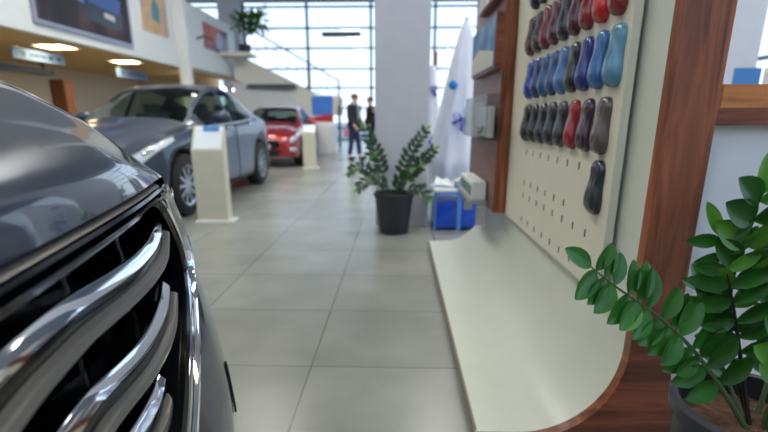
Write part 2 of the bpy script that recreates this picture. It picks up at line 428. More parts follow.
def make_car(name, label, cat, loc, rz, paint, body, wins, shield, rear, Rw, Ww, tread_y, start=0., front=True, group=None, detail=True):
    t = thing(name, label, cat, loc, rz, group)
    s = body; L = s.L
    us = sorted(set([round(start+(L-start)*k/56, 3) for k in range(57)]+[w for p in wins for w in p]+list(shield)+list(rear)+[start+q for q in (.006, .012, .02, .04, .065, .12, .15)]))
    us = [u for u in us if u >= start-1e-6]
    vs = sorted(set([k*.25 for k in range(33)]+[5.1, 5.9, 6.12]))
    G = [[s.P(u, v) for v in vs] for u in us]
    parts = {}
    def cls(u, v):
        for k, (a, b) in enumerate(wins):
            if a <= u < b and 5.1 <= v < 5.9: return 'side_window_%d' % k
        if shield[0] <= u < shield[1] and v >= 6.12: return 'windshield'
        if rear[0] <= u < rear[1] and v >= 6.12: return 'rear_window'
        return 'body'
    for i in range(len(us)-1):
        for j in range(len(vs)-1):
            c = cls(us[i], vs[j])
            q = [G[i][j], G[i][j+1], G[i+1][j+1], G[i+1][j]]
            for sd in (1, -1):
                key = (c, sd if c.startswith('side') else 0)
                parts.setdefault(key, MB()).add([(p.x, p.y*sd, p.z) for p in q], [(0, 1, 2, 3)])
    b = parts[('body', 0)]
    # close tail (and nose)
    for row in ([G[-1]] + ([G[0]] if front else [])):
        ring = [(p.x, p.y, p.z) for p in row]+[(p.x, -p.y, p.z) for p in reversed(row)][1:]
        c = (row[0].x, 0, .6)
        b.add(ring+[c], [(k, (k+1) % len(ring), len(ring)) for k in range(len(ring))])
    b.build('body', paint, t, angle=50)
    # underbody + cabin interior
    zf = s.sill+.03
    MB().span((-L/2+.35, -tread_y+.12, zf), (L/2-start-.45, tread_y-.12, zf+.12)).build('underbody', M_black, t, smooth=False)
    if start == 0: MB().span((-L/2+.35, -.72, .55), (L/2-1.0, .72, .78)).build('cabin_floor', M_black, t, smooth=False)
    MG = glass('car_glass', (196, 212, 206))
    for (c, sd), mb in parts.items():
        if c == 'body': continue
        mb.build('side_window' if c.startswith('side') else c, MG, t)
    for a in (s.arches):
        for sd in (1, -1):
            tyre_set(t, L/2-a, sd*(tread_y-Ww/2), Rw, Ww, sd)
            # wheel housing
            rows = [[(L/2-a+(s.RA+.0)*math.cos(an), sd*(tread_y-.02)*w, s.zw+s.RA*math.sin(an)) for w in (.98, .62)] for an in [PI*k/14 for k in range(15)]]
            MB().grid(rows).build('wheel_arch', M_black, t, solid=.01)
    # seats and wheel inside
    seat = mat('seat_grey', (66, 68, 74), .8)
    for x in (L/2-2.25, L/2-3.1):
        for sd in (1, -1):
            tm = max(q[1] for q in s.T); dz = tm-.95-.16
            k = MB(); k.box((x, sd*.36, .72), (.5, .48, .16)); k.box((x-.26, sd*.36, (.72+tm-.42)/2), (.14, .46, tm-.42-.72)); k.box((x-.3, sd*.36, tm-.36), (.1, .24, .15))
            k.build('seat', seat, t, smooth=False, bevel=.03)
    if detail:
        for sd in (1, -1):
            u = wins[0][0]+.22
            p = s.Pn(u, 4.6, .05, sd)
            k = MB().ball((p.x, p.y+sd*.1, p.z+.08), (.075, .13, .085)); k.box((p.x, p.y, p.z+.03), (.05, .12, .03))
            mo = k.build('side_mirror', paint, t)
            MB().ball((p.x-.035, p.y+sd*.1, p.z+.08), (.045, .11, .07)).build('mirror_glass', M_chrome, mo)
            for (a, bb) in wins[:2]:
                s.patch('door_handle', bb-.32, bb-.12, 3.3, 3.55, M_chrome, t, sd, .022, 4, 2)
            s.patch('door_gap', wins[0][1]+.03, wins[0][1]+.045, .4, 5.05, M_black, t, sd, .002, 1, 16)
            s.patch('door_gap', wins[0][0]+.0, wins[0][0]+.015, .4, 4.8, M_black, t, sd, .002, 1, 16)
            s.patch('window_trim', wins[0][0]+.05, wins[-1][1], 5.0, 5.09, M_chrome, t, sd, .004, 24, 1)
            s.patch('rocker_trim', s.arches[0]+s.RA+.04, s.arches[1]-s.RA-.04, .15, .6, M_black, t, sd, .004, 16, 2)
    return t

def front_kit(t, s, chromeg=True, plate=True, red=False):
    L = s.L
    for sd in (1, -1):
        hl = s.patch('headlight', .07, .66, 2.7, 4.15, mat('headlight_lens', (214, 220, 226), .2, .15), t, sd, .008, 10, 5, taper=lambda f, a, b: (a+.75*f, b-.1*f))
        s.patch('lamp_reflector', .16, .3, 3.25, 3.9, M_chrome, hl, sd, .014, 4, 4)
        s.patch('fog_light', .05, .2, 1.3, 1.9, mat('fog_lens', (220, 222, 226), .1, .5), t, sd, .01, 4, 3)
        s.patch('tail_light', L-.5, L-.04, 3.0, 4.0, mat('tail_red', (150, 14, 18), .15), t, sd, .008, 8, 5)
    x = L/2
    z1 = interp(s.T, 0)-.04
    gr = MB().prism([(-.42, z1), (.42, z1), (.46, z1-.12), (.32, z1-.2), (-.32, z1-.2), (-.46, z1-.12)], x-.02, x+.012, plane='YZ').build('grille', M_gloss, t, smooth=False)
    for k in range(4):
        box('grille_bar', (x+.01, -.42+.02*k, z1-.045-.045*k), (x+.028, .42-.02*k, z1-.03-.045*k), M_chrome, gr, bevel=.003)
    MB().prism([(-.5, .42), (.5, .42), (.42, .27), (-.42, .27)], x-.02, x+.01, plane='YZ').build('lower_intake', M_black, t, smooth=False)
    box('number_plate', (x+.005, -.26, .44), (x+.02, .26, .55), M_white, t)

def sedan(name, label, loc, rz, paint, k=1., group=None, H=1.62):
    h = H/1.62
    W = [(0, .60), (.06, .70), (.2, .80), (.5, .875), (.9, .9), (2.5, .91), (3.8, .9), (4.25, .85), (4.5, .76), (4.6, .66)]
    Bt = [(0, .66*h), (.08, .74*h), (.3, .84*h), (.7, .93*h), (1.3, 1.0*h), (2.5, 1.03*h), (3.8, 1.1*h), (4.35, 1.06*h), (4.6, .9*h)]
    T = [(0, .74*h), (.08, .83*h), (.3, .93*h), (.7, 1.02*h), (1.15, 1.09*h), (1.32, 1.12*h), (1.75, 1.35*h), (2.15, 1.53*h), (2.5, 1.6*h), (2.9, 1.62*h), (3.3, 1.58*h), (3.7, 1.46*h), (4.1, 1.27*h), (4.35, 1.17*h), (4.55, 1.12*h), (4.6, 1.0*h)]
    Wr = [(0, .50), (.3, .56), (1.2, .68), (1.5, .66), (2.2, .58), (3.0, .57), (3.7, .56), (4.2, .6), (4.6, .56)]
    b = Body(4.6, W, Bt, T, Wr, (.85, 3.69), .43, .36, .22)
    t = make_car(name, label, 'car', loc, rz, paint, b, [(1.62, 2.5), (2.6, 3.45)], (1.38, 2.18), (3.62, 4.15), .365, .22, .9, group=group)
    front_kit(t, b)
    return t
paint_grey = mat('paint_steel_grey', (56, 64, 84), .35, .2, coat=.6)
paint_red = mat('paint_red', (150, 12, 16), .3, .2, coat=1.)
paint_white = mat('paint_white', (225, 228, 232), .35, 0., coat=1.)
paint_dark = mat('paint_slate_blue', (50, 56, 74), .25, .5, coat=1.)
sedan('grey_car', 'steel grey car behind the cream information stand, large picture above it', (-3.32, 6.97, 0), R(-91.5), paint_grey)
cr_ = sedan('red_car', 'bright red car parked beyond the steel grey car', (-3.3, 13.25, 0), R(-87), paint_red, H=1.47)
struct(MB().prism([(-6.6, 0), (-6.6, 2.5), (-4.6, 2.15), (-3.5, 1.5), (-3.45, 0)], 19.7, 19.78).build('stair_screen_wall', M_white, smooth=False))

# ------------------------------------------------------------------ foreground car
AF = R(12.8)
LA = 5.1
Wa = [(0, .96), (.15, 1.0), (.5, 1.04), (1.0, 1.06), (4.2, 1.06), (4.8, 1.0), (5.1, .85)]
Ba = [(0, .9), (.15, .95), (.5, 1.05), (1.0, 1.12), (2.5, 1.18), (4.4, 1.22), (4.9, 1.16), (5.1, 1.0)]
Ta = [(0, .97), (.3, 1.2), (1.05, 1.28), (1.3, 1.31), (2.0, 1.70), (2.5, 1.86), (3.2, 1.89), (4.3, 1.84), (4.7, 1.68), (5.0, 1.3), (5.1, 1.08)]
Wra = [(0, .65), (1.0, .84), (1.3, .84), (2.3, .74), (4.4, .72), (5.1, .74)]
sh = [(0, .62), (.2, .67), (.45, .77), (1.0, .85), (1.3, .86)]
zs = [(0, .985), (.012, 1.004), (.03, 1.018), (.1, 1.085), (.17, 1.135), (.3, 1.20), (.42, 1.245), (.7, 1.27), (1.2, 1.30)]
zc = [(0, .985), (.014, 1.038), (.04, 1.062), (.1, 1.10), (.17, 1.13), (.3, 1.185), (.42, 1.215), (.7, 1.25), (1.2, 1.29)]
bodyA = Body(LA, Wa, Ba, Ta, Wra, (.98, 4.02), .48, .42, .26, nose_bend=.12, hoodshape=(1.15, sh, zs, zc))
nx, ny = math.cos(AF), math.sin(AF); lx, ly = -math.sin(AF), math.cos(AF)
U0, W0 = .60, -.295
org = Vector((lx*U0+nx*W0, ly*U0+ny*W0, 0))          # nose centre on the floor
ctr = org-Vector((nx, ny, 0))*(LA/2)
carA = make_car('dark_car', 'dark slate blue car in the foreground, chrome barred grille close to the camera', 'car', ctr, AF, paint_dark, bodyA,
                [(1.75, 2.8), (2.9, 3.9), (4.0, 4.6)], (1.35, 2.4), (4.65, 5.0), .425, .26, 1.05, start=0., front=False)
HX = LA/2
def bendx(y): return -.12*(abs(y)/1.05)**3
hexo = [(0, .957), (.30, .957), (.62, .957), (.70, .935), (.755, .875), (.795, .79), (.785, .705), (.70, .655), (.60, .622), (.44, .565), (.30, .50), (.20, .465), (0, .46)]
def outline(h, n=14):
    ps = []
    for a, b in zip(h, h[1:]):
        for k in range(n//2 if abs(a[0]-b[0]) > .2 else 4):
            t = k/(n//2 if abs(a[0]-b[0]) > .2 else 4); ps.append((a[0]+(b[0]-a[0])*t, a[1]+(b[1]-a[1])*t))
    ps.append(h[-1])
    return ps+[(-y, z) for y, z in reversed(ps)][1:-1]
inn = outline(hexo)
# smooth the outline a little
for _ in range(2):
    inn = [((inn[k-1][0]+2*inn[k][0]+inn[(k+1) % len(inn)][0])/4, (inn[k-1][1]+2*inn[k][1]+inn[(k+1) % len(inn)][1])/4) for k in range(len(inn))]
def outer(p):
    y, z = p; cz = .70
    dy, dz = y, z-cz
    k = min(.975/max(abs(dy), 1e-6), (.255 if dz > 0 else .46)/max(abs(dz), 1e-6))
    return (dy*k, cz+dz*k)
def bump(z): return interp([(.0, .115), (.17, .129), (.36, .117), (.52, .095), (.65, .065), (.83, .03), (.95, 0)], z)
def gsur(z): return interp([(.45, .68), (.65, .72), (.8, .95), (.95, 1.)], z)
def FS(y, z, g=None): return HX+bendx(y)+bump(z)*(gsur(z) if g is None else g)
rows = []
for k in range(11):
    t = k/10
    rows.append([])
    for p in inn:
        q = outer(p); y = p[0]+(q[0]-p[0])*t; z = p[1]+(q[1]-p[1])*t
        g0 = gsur(p[1]); g = g0+(1.02-g0)*math.sin(PI/2*min(1, t*2))
        rows[-1].append((HX+bendx(y)+bump(z)*g-(.0 if t < .85 else (t-.85)**2*1.5), y, z))
rows.append([(x-.25, y*1.01, z) for x, y, z in rows[-1]])
MB().grid(rows, close=True).build('front_bumper', paint_dark, carA)
# chrome surround following the grille opening
def sweep_ring(pl, offs, depth):
    rows = []
    n = len(pl)
    for k, p in enumerate(pl):
        a = pl[k-1]; b = pl[(k+1) % n]; t = Vector((b[0]-a[0], b[1]-a[1])).normalized(); nn = Vector((t.y, -t.x))
        if nn.dot(Vector((p[0], p[1]-.6))) < 0: nn = -nn
        rows.append([(FS(p[0], p[1])+d, p[0]+nn.x*o, p[1]+nn.y*o) for o, d in zip(offs, depth)])
    rows.append(rows[0])
    return MB().grid(rows)
sweep_ring(inn, [.0, .003, .008, .013, .015, .015], [-.03, .008, .014, .010, .0, -.02]).build('grille_surround', [M_chrome, M_gloss], carA)
for p_ in bpy.data.objects['grille_surround'].data.polygons: p_.material_index = 1 if p_.center.z > .945 else 0
sweep_ring(inn, [-.034, -.032, -.022, -.014, -.012], [-.06, -.012, -.006, -.008, -.03]).build('inner_surround', M_gloss, carA)
sweep_ring(inn, [-.020, -.018, -.013, -.010, -.009], [-.03, -.002, .001, -.004, -.03]).build('inner_strip', [M_chrome, M_gloss], carA)
for p_ in bpy.data.objects['inner_strip'].data.polygons: p_.material_index = 1 if p_.center.z > .925 else 0
# dark grille back with fins and ribs
gb = MB(); gb.add([(HX-.13+bendx(y), y, z) for y, z in inn]+[(HX-.13, 0, .72)], [(k, (k+1) % len(inn), len(inn)) for k in range(len(inn))])
for_wall = MB().grid([[(HX-.13+bendx(y), y, z), (FS(y, z)-.02, y, z)] for y, z in inn+inn[:1]])
gb.add(for_wall.v, for_wall.f)
grA = gb.build('grille', M_gloss, carA)
def halfw(z):
    return interp([(.46, .18), (.50, .29), (.565, .43), (.622, .59), (.66, .70), (.705, .77), (.79, .78), (.875, .74), (.93, .68), (.95, .6)], z)
for z in (.50, .585, .625, .76, .775, .925, .935):
    h = halfw(z)-.01
    rws = [[(HX-.095+bendx(y), y, z+.004), (HX-.06+bendx(y)+bump(z)*.3, y, z), (HX-.095+bendx(y), y, z-.004)] for y in [-h+2*h*k/20 for k in range(21)]]
    MB().grid(rws).build('grille_fin', M_gloss, grA)
for y in (-.54, -.27, 0, .27, .54):
    zl = .48 if abs(y) < .2 else (.52 if abs(y) < .3 else .63)
    MB().tube([(HX-.10, y, zl), (HX-.105, y, .94)], .004, 6).build('grille_rib', M_satin, grA)
BARS = [[(0, .8515), (.06, .851), (.12, .8465), (.2, .838), (.3, .829), (.4, .823), (.5, .821), (.57, .826), (.63, .836), (.68, .85)],
        [(0, .709), (.06, .708), (.12, .700), (.2, .686), (.3, .672), (.4, .667), (.48, .671), (.55, .684), (.61, .705)],
        [(0, .584), (.1, .580), (.2, .565), (.28, .558), (.34, .562), (.38, .572)]]
for tb in BARS:
    ys = [k/24*tb[-1][0] for k in range(25)]
    ys = [-y for y in reversed(ys)][:-1]+ys
    top, low, core = [], [], []
    for y in ys:
        a = abs(y); z = interp(tb, a); e = max(0, (a-(tb[-1][0]-.10))/.10); sc = 1-.35*e
        x = HX+bendx(y)+.35*bump(z)-.004*e
        top.append([(x-.036, y, z+.039*sc), (x-.031, y, z+.042*sc), (x-.026, y, z+.040*sc), (x-.013, y, z+.020*sc), (x-.016, y, z+.017*sc), (x-.03, y, z+.017*sc)])
        low.append([(x-.03, y, z-.003*sc), (x-.008, y, z-.003*sc), (x+.001, y, z-.007*sc), (x+.004, y, z-.014*sc), (x+.003, y, z-.023*sc), (x-.006, y, z-.031*sc), (x-.03, y, z-.034*sc)])
        core.append([(x-.085, y, z+.030*sc), (x-.033, y, z+.036*sc), (x-.020, y, z+.016*sc), (x-.012, y, z+.0*sc), (x-.028, y, z-.035*sc), (x-.085, y, z-.035*sc)])
    def capped(r):
        m = MB().grid(r); n_ = len(r[0]); m.add(r[0], [tuple(range(n_))]); m.add(r[-1], [tuple(range(n_))]); return m
    bb = capped(low).build('grille_bar', M_satin, carA)
    capped(top).build('chrome_strip', M_chrome, bb, angle=60)
    capped(core).build('bar_core', M_gloss, bb, angle=60)
# trim under the bonnet edge
pl = [(-.63+1.26*k/24) for k in range(25)]
MB().grid([[(HX+bendx(y)-.03, y, .978), (HX+bendx(y)-.004, y, .976), (HX+bendx(y)+.004, y, .971), (HX+bendx(y)+.002, y, .963), (HX+bendx(y)-.02, y, .960)] for y in pl]).build('bonnet_trim', M_satin, carA)
for sd in (1, -1):
    rws = []
    for i in range(13):
        y = .735+.22*i/12; zt = .945; zb = .885-.02*i/12
        rws.append([(HX+bendx(y)+bump(zt+(zb-zt)*j/4)*1.0+.006, y*sd, zt+(zb-zt)*j/4) for j in range(5)])
    hl = MB().grid(rws).build('headlight', mat('headlight_dark', (40, 44, 52), .06, .3, coat=1.), carA)
    MB().grid([[(FS(y, .925, 1.)+.012, y*sd, .925), (FS(y, .915, 1.)+.012, y*sd, .915)] for y in (.75, .8, .86, .93)]).build('lamp_strip', M_chrome, hl, solid=.003)
    yb, zb = .885, .40
    MB().grid([[(FS(y, z, 1.02)+.003, y*sd, z) for z in [.26+.02*j for j in range(9)]] for y in (.72, .735, .75)]).build('bumper_insert', M_rubber, carA, solid=.006)
bodyA.patch('bonnet_gap', .16, 1.15, 5.62, 5.68, M_black, carA, 1, .001, 20, 1)
bodyA.patch('bonnet_gap', .16, 1.15, 5.62, 5.68, M_black, carA, -1, .001, 20, 1)

# ------------------------------------------------------------------ display wall with curved base
YE, YF = 1.4, 4.07
def jprof(inner=True):
    pts = [(.281, .075)]
    cx, cz, r = .415, .405, .33
    pts.append((.415, .075))
    for k in range(1, 15):
        a = -PI/2+PI/2*k/14
        pts.append((cx+r*math.cos(a), cz+r*math.sin(a)))
    return pts
jp = jprof()
sheet = jp+[(.745, 2.35)]
thick = [(.281, .055), (.415, .055)]+[(.415+.35*math.cos(-PI/2+PI/2*k/14), .405+.35*math.sin(-PI/2+PI/2*k/14)) for k in range(1, 15)]+[(.765, 2.35)]
M_bench = mat('bench_laminate', (200, 204, 192), .3, spec=.6)
disp = thing('display_wall', 'long white display wall curving down into a low platform along the aisle', 'display stand', (.7, 2.7, 0))
def rel(m, o):
    m.v = [(x-o[0], y-o[1], z-o[2]) for x, y, z in m.v]; return m
DO = (.7, 2.7, 0)
n = len(sheet)
rel(MB().grid([[(x, YE+.02, z) for x, z in sheet], [(x, YF, z) for x, z in sheet], [(x, YF, z) for x, z in thick], [(x, YE+.02, z) for x, z in thick], [(x, YE+.02, z) for x, z in sheet]]), DO).build('curved_panel', M_bench, disp, angle=30)
rel(MB().span((.30, YE+.03, 0), (.32, YF-.02, .056)).span((.32, YE+.03, 0), (.72, YE+.05, .056)).span((.32, YF-.05, 0), (.72, YF-.03, .056)), DO).build('plinth', M_black, disp, smooth=False)
rel(MB().grid([[(.276, YE+.02, .052), (.276, YF, .052)], [(.276, YE+.02, .078), (.276, YF, .078)], [(.284, YE+.02, .079), (.284, YF, .079)]]), DO).build('edge_trim', mat('edge_brown', (120, 112, 100), .5), disp, smooth=False)
rel(MB().span((.80, YE+.05, 0), (.86, YF, 2.35)), DO).build('back_panel', M_white, disp, smooth=False)
# far part of the same wall carries the brown panel
rel(MB().span((.745, YF, 0), (.765, 4.2, 2.35)), DO).build('end_panel', M_white, disp, smooth=False)
# wooden J shaped end frame
end = thing('wooden_end_frame', 'walnut brown wooden end frame rising from a curved foot at the display wall', 'wooden frame', (.8, 1.4, 0))
poly = [(.281, 0), (.281, .075)]+jp[1:]+[(.745, 2.35), (.884, 2.35), (.884, .40)]+[(.884+.12*(k/6)**2, .40-.40*k/6) for k in range(1, 7)]
EO = (.8, 1.4, 0)
upper = [(.735, .38), (.745, 2.35), (.884, 2.35), (.884, .38)]
lowp = [(.281, 0), (.281, .075)]+jp[1:]+[(.745, .405), (.884, .405)]+[(.884+.12*(k/6)**2, .40-.40*k/6) for k in range(1, 7)]
upp = [(.745, .405), (.745, 2.35), (.884, 2.35), (.884, .405)]
rel(MB().prism(upp, YE-.02, YE+.02), EO).build('post', M_walnut, end, smooth=False)
rel(MB().prism(lowp, YE-.02, YE+.02), EO).build('foot', M_walnutx, end, smooth=False)
rel(MB().span((.884, YE-.015, 1.11), (2.9, YE+.035, 1.158)), EO).build('rail', M_walnutx, end, smooth=False)
# partition and counter behind the rail
struct(box('partition_wall', (.886, 1.425, 0), (3., 1.46, 1.11), mat('cool_panel', (222, 220, 222), .6), bevel=0))
struct(box('counter_ledge', (.90, 1.46, 1.09), (3., 2.05, 1.15), M_white, bevel=.004))
box_w = thing('wooden_tray', 'light orange wooden tray lying behind the brown rail', 'tray', (1.6, 1.75, 1.15))
MB().span((-.55, -.12, 0), (.6, -.1, .085)).span((-.55, .1, 0), (.6, .12, .085)).span((-.55, -.1, 0), (.6, .1, .012)).span((-.55, -.1, 0), (-.53, .1, .085)).span((.58, -.1, 0), (.6, .1, .085)).build('tray_box', M_oak, box_w, smooth=False, weld=False)
MB().box((-.585, 0, .05), (.03, .2, .1)).build('end_plate', mat('slate_trim', (72, 84, 104), .4), box_w, smooth=False, bevel=.004)

struct(box('white_pier', (3.45, 6.0, 0), (4.2, 6.6, ZC), M_col, bevel=.01))
bsd = thing('brochure_display', 'table with blue and white brochures glimpsed above the light wooden tray', 'display', (2.95, 4.0, 0))
box('tabletop', (-.6, -.3, .86), (.7, .3, .9), M_white, bsd)
for x in (-.55, .62):
    for y in (-.25, .22): box('leg', (x, y, 0), (x+.04, y+.04, .86), M_alloy, bsd)
box('rack', (-.4, -.05, .9), (.55, .1, 1.3), M_white, bsd)
for k, c in enumerate([(70, 130, 190), (225, 215, 200), (60, 100, 160), (200, 160, 120)]):
    box('brochure', (-.36+.23*k, -.09, 1.2), (-.17+.23*k, -.06, 1.5), mat('brochure_%d' % c[0], c, .5), bsd, bevel=0)
# pegboard with colour samples
pb = thing('sample_board', 'tall cream pegboard panel mounted on the white display wall', 'board', (.7, 2.28, .53))
box('panel', (-.0, -.72, 0), (.03, .74, 1.4), mat('board_cream', (212, 208, 190), .45), pb, bevel=.003)
for y in (-.6, .6):
    for z in (.1, 1.2): box('standoff', (.03, y-.02, z-.02), (.044, y+.02, z+.02), M_alloy, pb)
for zr, ys in ((.955, [2.62-.128*k for k in range(7)]), (.79, [2.62-.128*k for k in range(6)]), (.72, [2.62-.128*k for k in range(8)]), (.585, [2.62-.128*k for k in range(7)])):
    for y in ys:
        pg = MB().lathe([(.001, -.001), (.0062, -.001), (.0062, .003)], 10, axis='X', c=(0, 0, .006)); pg.box((.0, 0, -.006), (.004, .0065, .022))
        o = pg.build('peg_slot', mat('slot_shadow', (70, 68, 60), .8), pb); o.location = (-.0005, y-2.28, zr-.53)
def sample_mesh():
    T = [0, .03, .1, .2, .32, .45, .58, .7, .82, .92, .975, 1]
    w = [.3, .62, .86, .98, .96, .86, .84, .92, .98, .86, .6, .25]
    d = [.3, .6, .84, .98, 1., .92, .74, .62, .66, .62, .46, .2]
    rows = []
    for t, a, b in zip(T, w, d):
        z = t*.192; hw = .044*a; dp = .042*b
        r_ = []
        for k in range(17):
            an = PI*k/16
            c, s_ = math.cos(an), math.sin(an)
            r_.append((-dp*abs(s_)**.75, hw*(abs(c)**.6)*(1 if c > 0 else -1), z))
        rows.append(r_)
    m = MB().grid(rows); m.add(rows[0], [tuple(range(17))]); m.add(rows[-1], [tuple(range(17))])
    for z in (): pass
    return m
sm_proto = sample_mesh()
def sample(y, z, rgb, label, group):
    t = thing('paint_sample', label, 'paint sample', (.7, y, z-.0), 0, group)
    m = mat('sample_%d_%d_%d' % rgb, rgb, .25, .1, coat=.8)
    MB().add(sm_proto.v, sm_proto.f).build('shell', m, t, subsurf=1)
    box('peg', (-.012, -.004, .09), (-.002, .004, .1), M_black, t, bevel=0)
rowdefs = [
    (1.655, [2.62, 2.49, 2.365], [(24, 28, 40), (34, 40, 56), (24, 28, 40)], ['black'] * 3, 'top'),
    (1.44, [2.655-.1265*k for k in range(9)], [(62, 20, 26), (66, 34, 30), (112, 16, 34), (76, 22, 28), (28, 26, 44), (78, 14, 24), (128, 20, 28), (190, 14, 22), (132, 26, 30)], None, 'red'),
    (1.225, [2.62-.1245*k for k in range(9)], [(8, 58, 150), (14, 42, 112), (22, 76, 128), (24, 72, 124), (54, 104, 164), (22, 26, 40), (22, 34, 120), (44, 100, 160), (84, 136, 164)], None, 'blue'),
    (1.008, [2.625-.1375*k for k in range(8)], [(28, 29, 36), (24, 26, 36), (36, 37, 44), (30, 31, 38), (40, 42, 48), (142, 14, 34), (58, 34, 54), (84, 72, 70)], None, 'dark'),
    (.80, [1.655], [(42, 46, 60)], None, 'single')]
names1 = ['dark maroon', 'dark brown', 'wine red', 'brown maroon', 'midnight blue', 'deep burgundy', 'dark red', 'bright red', 'rusty red']
names2 = ['strong blue', 'navy blue', 'dark teal blue', 'petrol blue', 'denim blue', 'black', 'royal blue', 'mid blue', 'pale steel blue']
names3 = ['black', 'black', 'black', 'black', 'black', 'crimson', 'dark purple', 'taupe grey']
places = ['leftmost', 'second from the left', 'third from the left', 'fourth from the left', 'fifth from the left']
p1 = ['leftmost of its row'] + places[1:4] + ['between two maroon ones', 'left of the dark red one', 'third from the right', 'second from the right', 'rightmost of its row']
for z, ys, cs_, _, kind in rowdefs:
    for k, (y, c) in enumerate(zip(ys, cs_)):
        if kind == 'top': lb = 'black car shaped paint sample in the topmost row, %s' % places[k]
        elif kind == 'red': lb = '%s paint sample in the row of reds, %s' % (names1[k], p1[k])
        elif kind == 'blue': lb = '%s paint sample in the row of blues, %s' % (names2[k], (['leftmost']+places[1:5]+['between denim and royal blue', 'third from the right', 'second from the right', 'rightmost'])[k])
        elif kind == 'dark': lb = '%s paint sample in the lowest full row, %s' % (names3[k], (places+['between black and purple', 'second from the right', 'rightmost'])[k])
        else: lb = 'single dark charcoal paint sample hanging alone below the rows'
        sample(y, z, c, lb, 'paint samples on the pegboard')

# brown panel with brochure holders
bp = thing('brochure_wall', 'brown wooden wall panel beyond the pegboard', 'wall panel', (.66, 3.9, .53))
box('panel_face', (-.03, -.83, 0), (.04, .28, 1.72), M_walnuty, bp, bevel=.002)
box('edge_strip', (-.035, -.85, 0), (.045, -.83, 1.72), M_walnut, bp, bevel=.002)
def holder(y0, y1, z0, z1, label, name, face, tilt=.04):
    t = thing(name, label, 'picture frame' if 'picture' in label else 'brochure holder', (.63, (y0+y1)/2, z0))
    h = z1-z0; w = y1-y0
    box('backing', (-.05, -w/2, 0), (-.0, w/2, h), M_walnutx, t, bevel=.003)
    box('sheet', (-.056, -w/2+.015, .015), (-.05, w/2-.015, h-.015), face, t, bevel=0)
    return t
ph = photo_mat('photo_sky', [(.3, (54, 88, 132)), (.5, (96, 132, 172)), (.7, (150, 170, 190))], 4., 2.)
fp = holder(3.05, 3.95, 1.42, 1.74, 'framed picture with blue sky on the brown panel, complete with thick edge', 'framed_picture', ph)
MB().prism([(-.43, .02), (.43, .02), (.43, .13), (.1, .17), (-.43, .10)], -.059, -.056, plane='YZ').build('printed_ground', mat('photo_ground', (196, 194, 184), .6), fp, smooth=False)
holder(3.1, 3.75, 1.83, 2.15, 'pale framed picture highest on the brown panel, cut off by the frame', 'framed_picture', photo_mat('photo_pale', [(.35, (170, 170, 172)), (.6, (205, 204, 204))], 4., 5.))
ac = thing('acrylic_holder', 'clear acrylic brochure holder on the brown panel below the blue picture', 'brochure holder', (.63, 3.45, 1.0))
MB().span((-.10, -.5, 0), (-.095, .5, .27)).span((-.1, -.5, 0), (0, .5, .006)).span((-.1, -.5, 0), (0, -.494, .27)).span((-.1, .494, 0), (0, .5, .27)).build('clear_pocket', glass('acrylic', (238, 240, 240)), ac, smooth=False, weld=False)
box('leaflet', (-.07, -.45, .012), (-.04, .1, .2), M_white, ac)
box('leaflet', (-.05, .05, .012), (-.02, .46, .24), mat('leaflet_grey', (190, 188, 184), .5), ac)
lb = thing('leaflet_box', 'white box with green lettering at the foot of the brown panel', 'leaflet box', (.58, 3.6, .49))
box('carton', (-.06, -.3, .08), (.04, .3, .21), mat('carton_white', (222, 226, 220), .5), lb)
for k in range(5): box('print', (-.063, -.27+k*.115, .11), (-.06, -.2+k*.115, .18), mat('print_green', (40, 96, 98), .5), lb, bevel=0)
box('shelf', (-.08, -.34, .06), (.05, .34, .08), M_alloy, lb)
box('bracket', (-.02, -.3, -.1), (.05, -.27, .05), M_alloy, lb)
box('bracket', (-.02, .3, -.1), (.05, .33, .05), M_alloy, lb)

# ------------------------------------------------------------------ draped white cloth with blue bows, gift box
M_cloth = mat('white_fabric', (226, 228, 240), .8, var=.04, scale=5)
M_blue = mat('blue_ribbon', (16, 74, 190), .35)
def drape(name, label, c, r0, r1, z0, z1, sx=1., seed=0, lean=0, folds=9):
    rows = []
    for i in range(25):
        f = i/24; z = z0+(z1-z0)*f
        r = r1+(r0-r1)*(1-f)**.8
        rows.append([(lean*f+sx*r*math.cos(2*PI*k/72)*(1+.12*(1-f)*math.sin(folds*2*PI*k/72+seed+f*2)), r*math.sin(2*PI*k/72)*(1+.12*(1-f)*math.cos(folds*2*PI*k/72+seed)), z) for k in range(72)])
    o = MB().grid(rows, close=True).build(name, M_cloth, None)
    o.location = c
    return tag(o, label, 'draped cloth')
def bow(c, s, label, tilt=0):
    t = thing('ribbon_bow', label, 'bow', c)
    t.rotation_euler = (0, tilt, 0)
    for sd in (1, -1):
        rows = []
        for k in range(17):
            a = 2*PI*k/16; x = sd*s*(.5-.5*math.cos(a)); z = s*.32*math.sin(a)
            rows.append([(x, -.025, z), (x, .025, z)])
        MB().grid(rows).build('loop', M_blue, t, solid=.003)
        MB().grid([[(0, -.03, 0), (0, -.01, 0)], [(sd*s*.4, -.035, -s*.5), (sd*s*.4+.03, -.012, -s*.5)], [(sd*s*.6, -.03, -s*1.0), (sd*s*.6+.04, -.008, -s*.95)]]).build('tail', M_blue, t, solid=.003)
    MB().ball((0, 0, 0), s*.2).build('knot', M_blue, t)
dstand = thing('cloth_stand', 'draped white cloth falling from a high peak beyond the brown panel', 'draped cloth', (.70, 5.68, 0))
rows = []
for i in range(25):
    f = i/24; z = .42+(2.16-.42)*f; r = .03+.33*(1-f)**.75
    if f < .12: r *= .75+2*f
    rows.append([(.05*f+r*math.cos(2*PI*k/72)*(1+.10*(1-f)*math.sin(9*2*PI*k/72+f*2)), r*math.sin(2*PI*k/72)*(1+.10*(1-f)*math.cos(9*2*PI*k/72)), z) for k in range(72)])
MB().grid(rows, close=True).build('cloth', M_cloth, dstand)
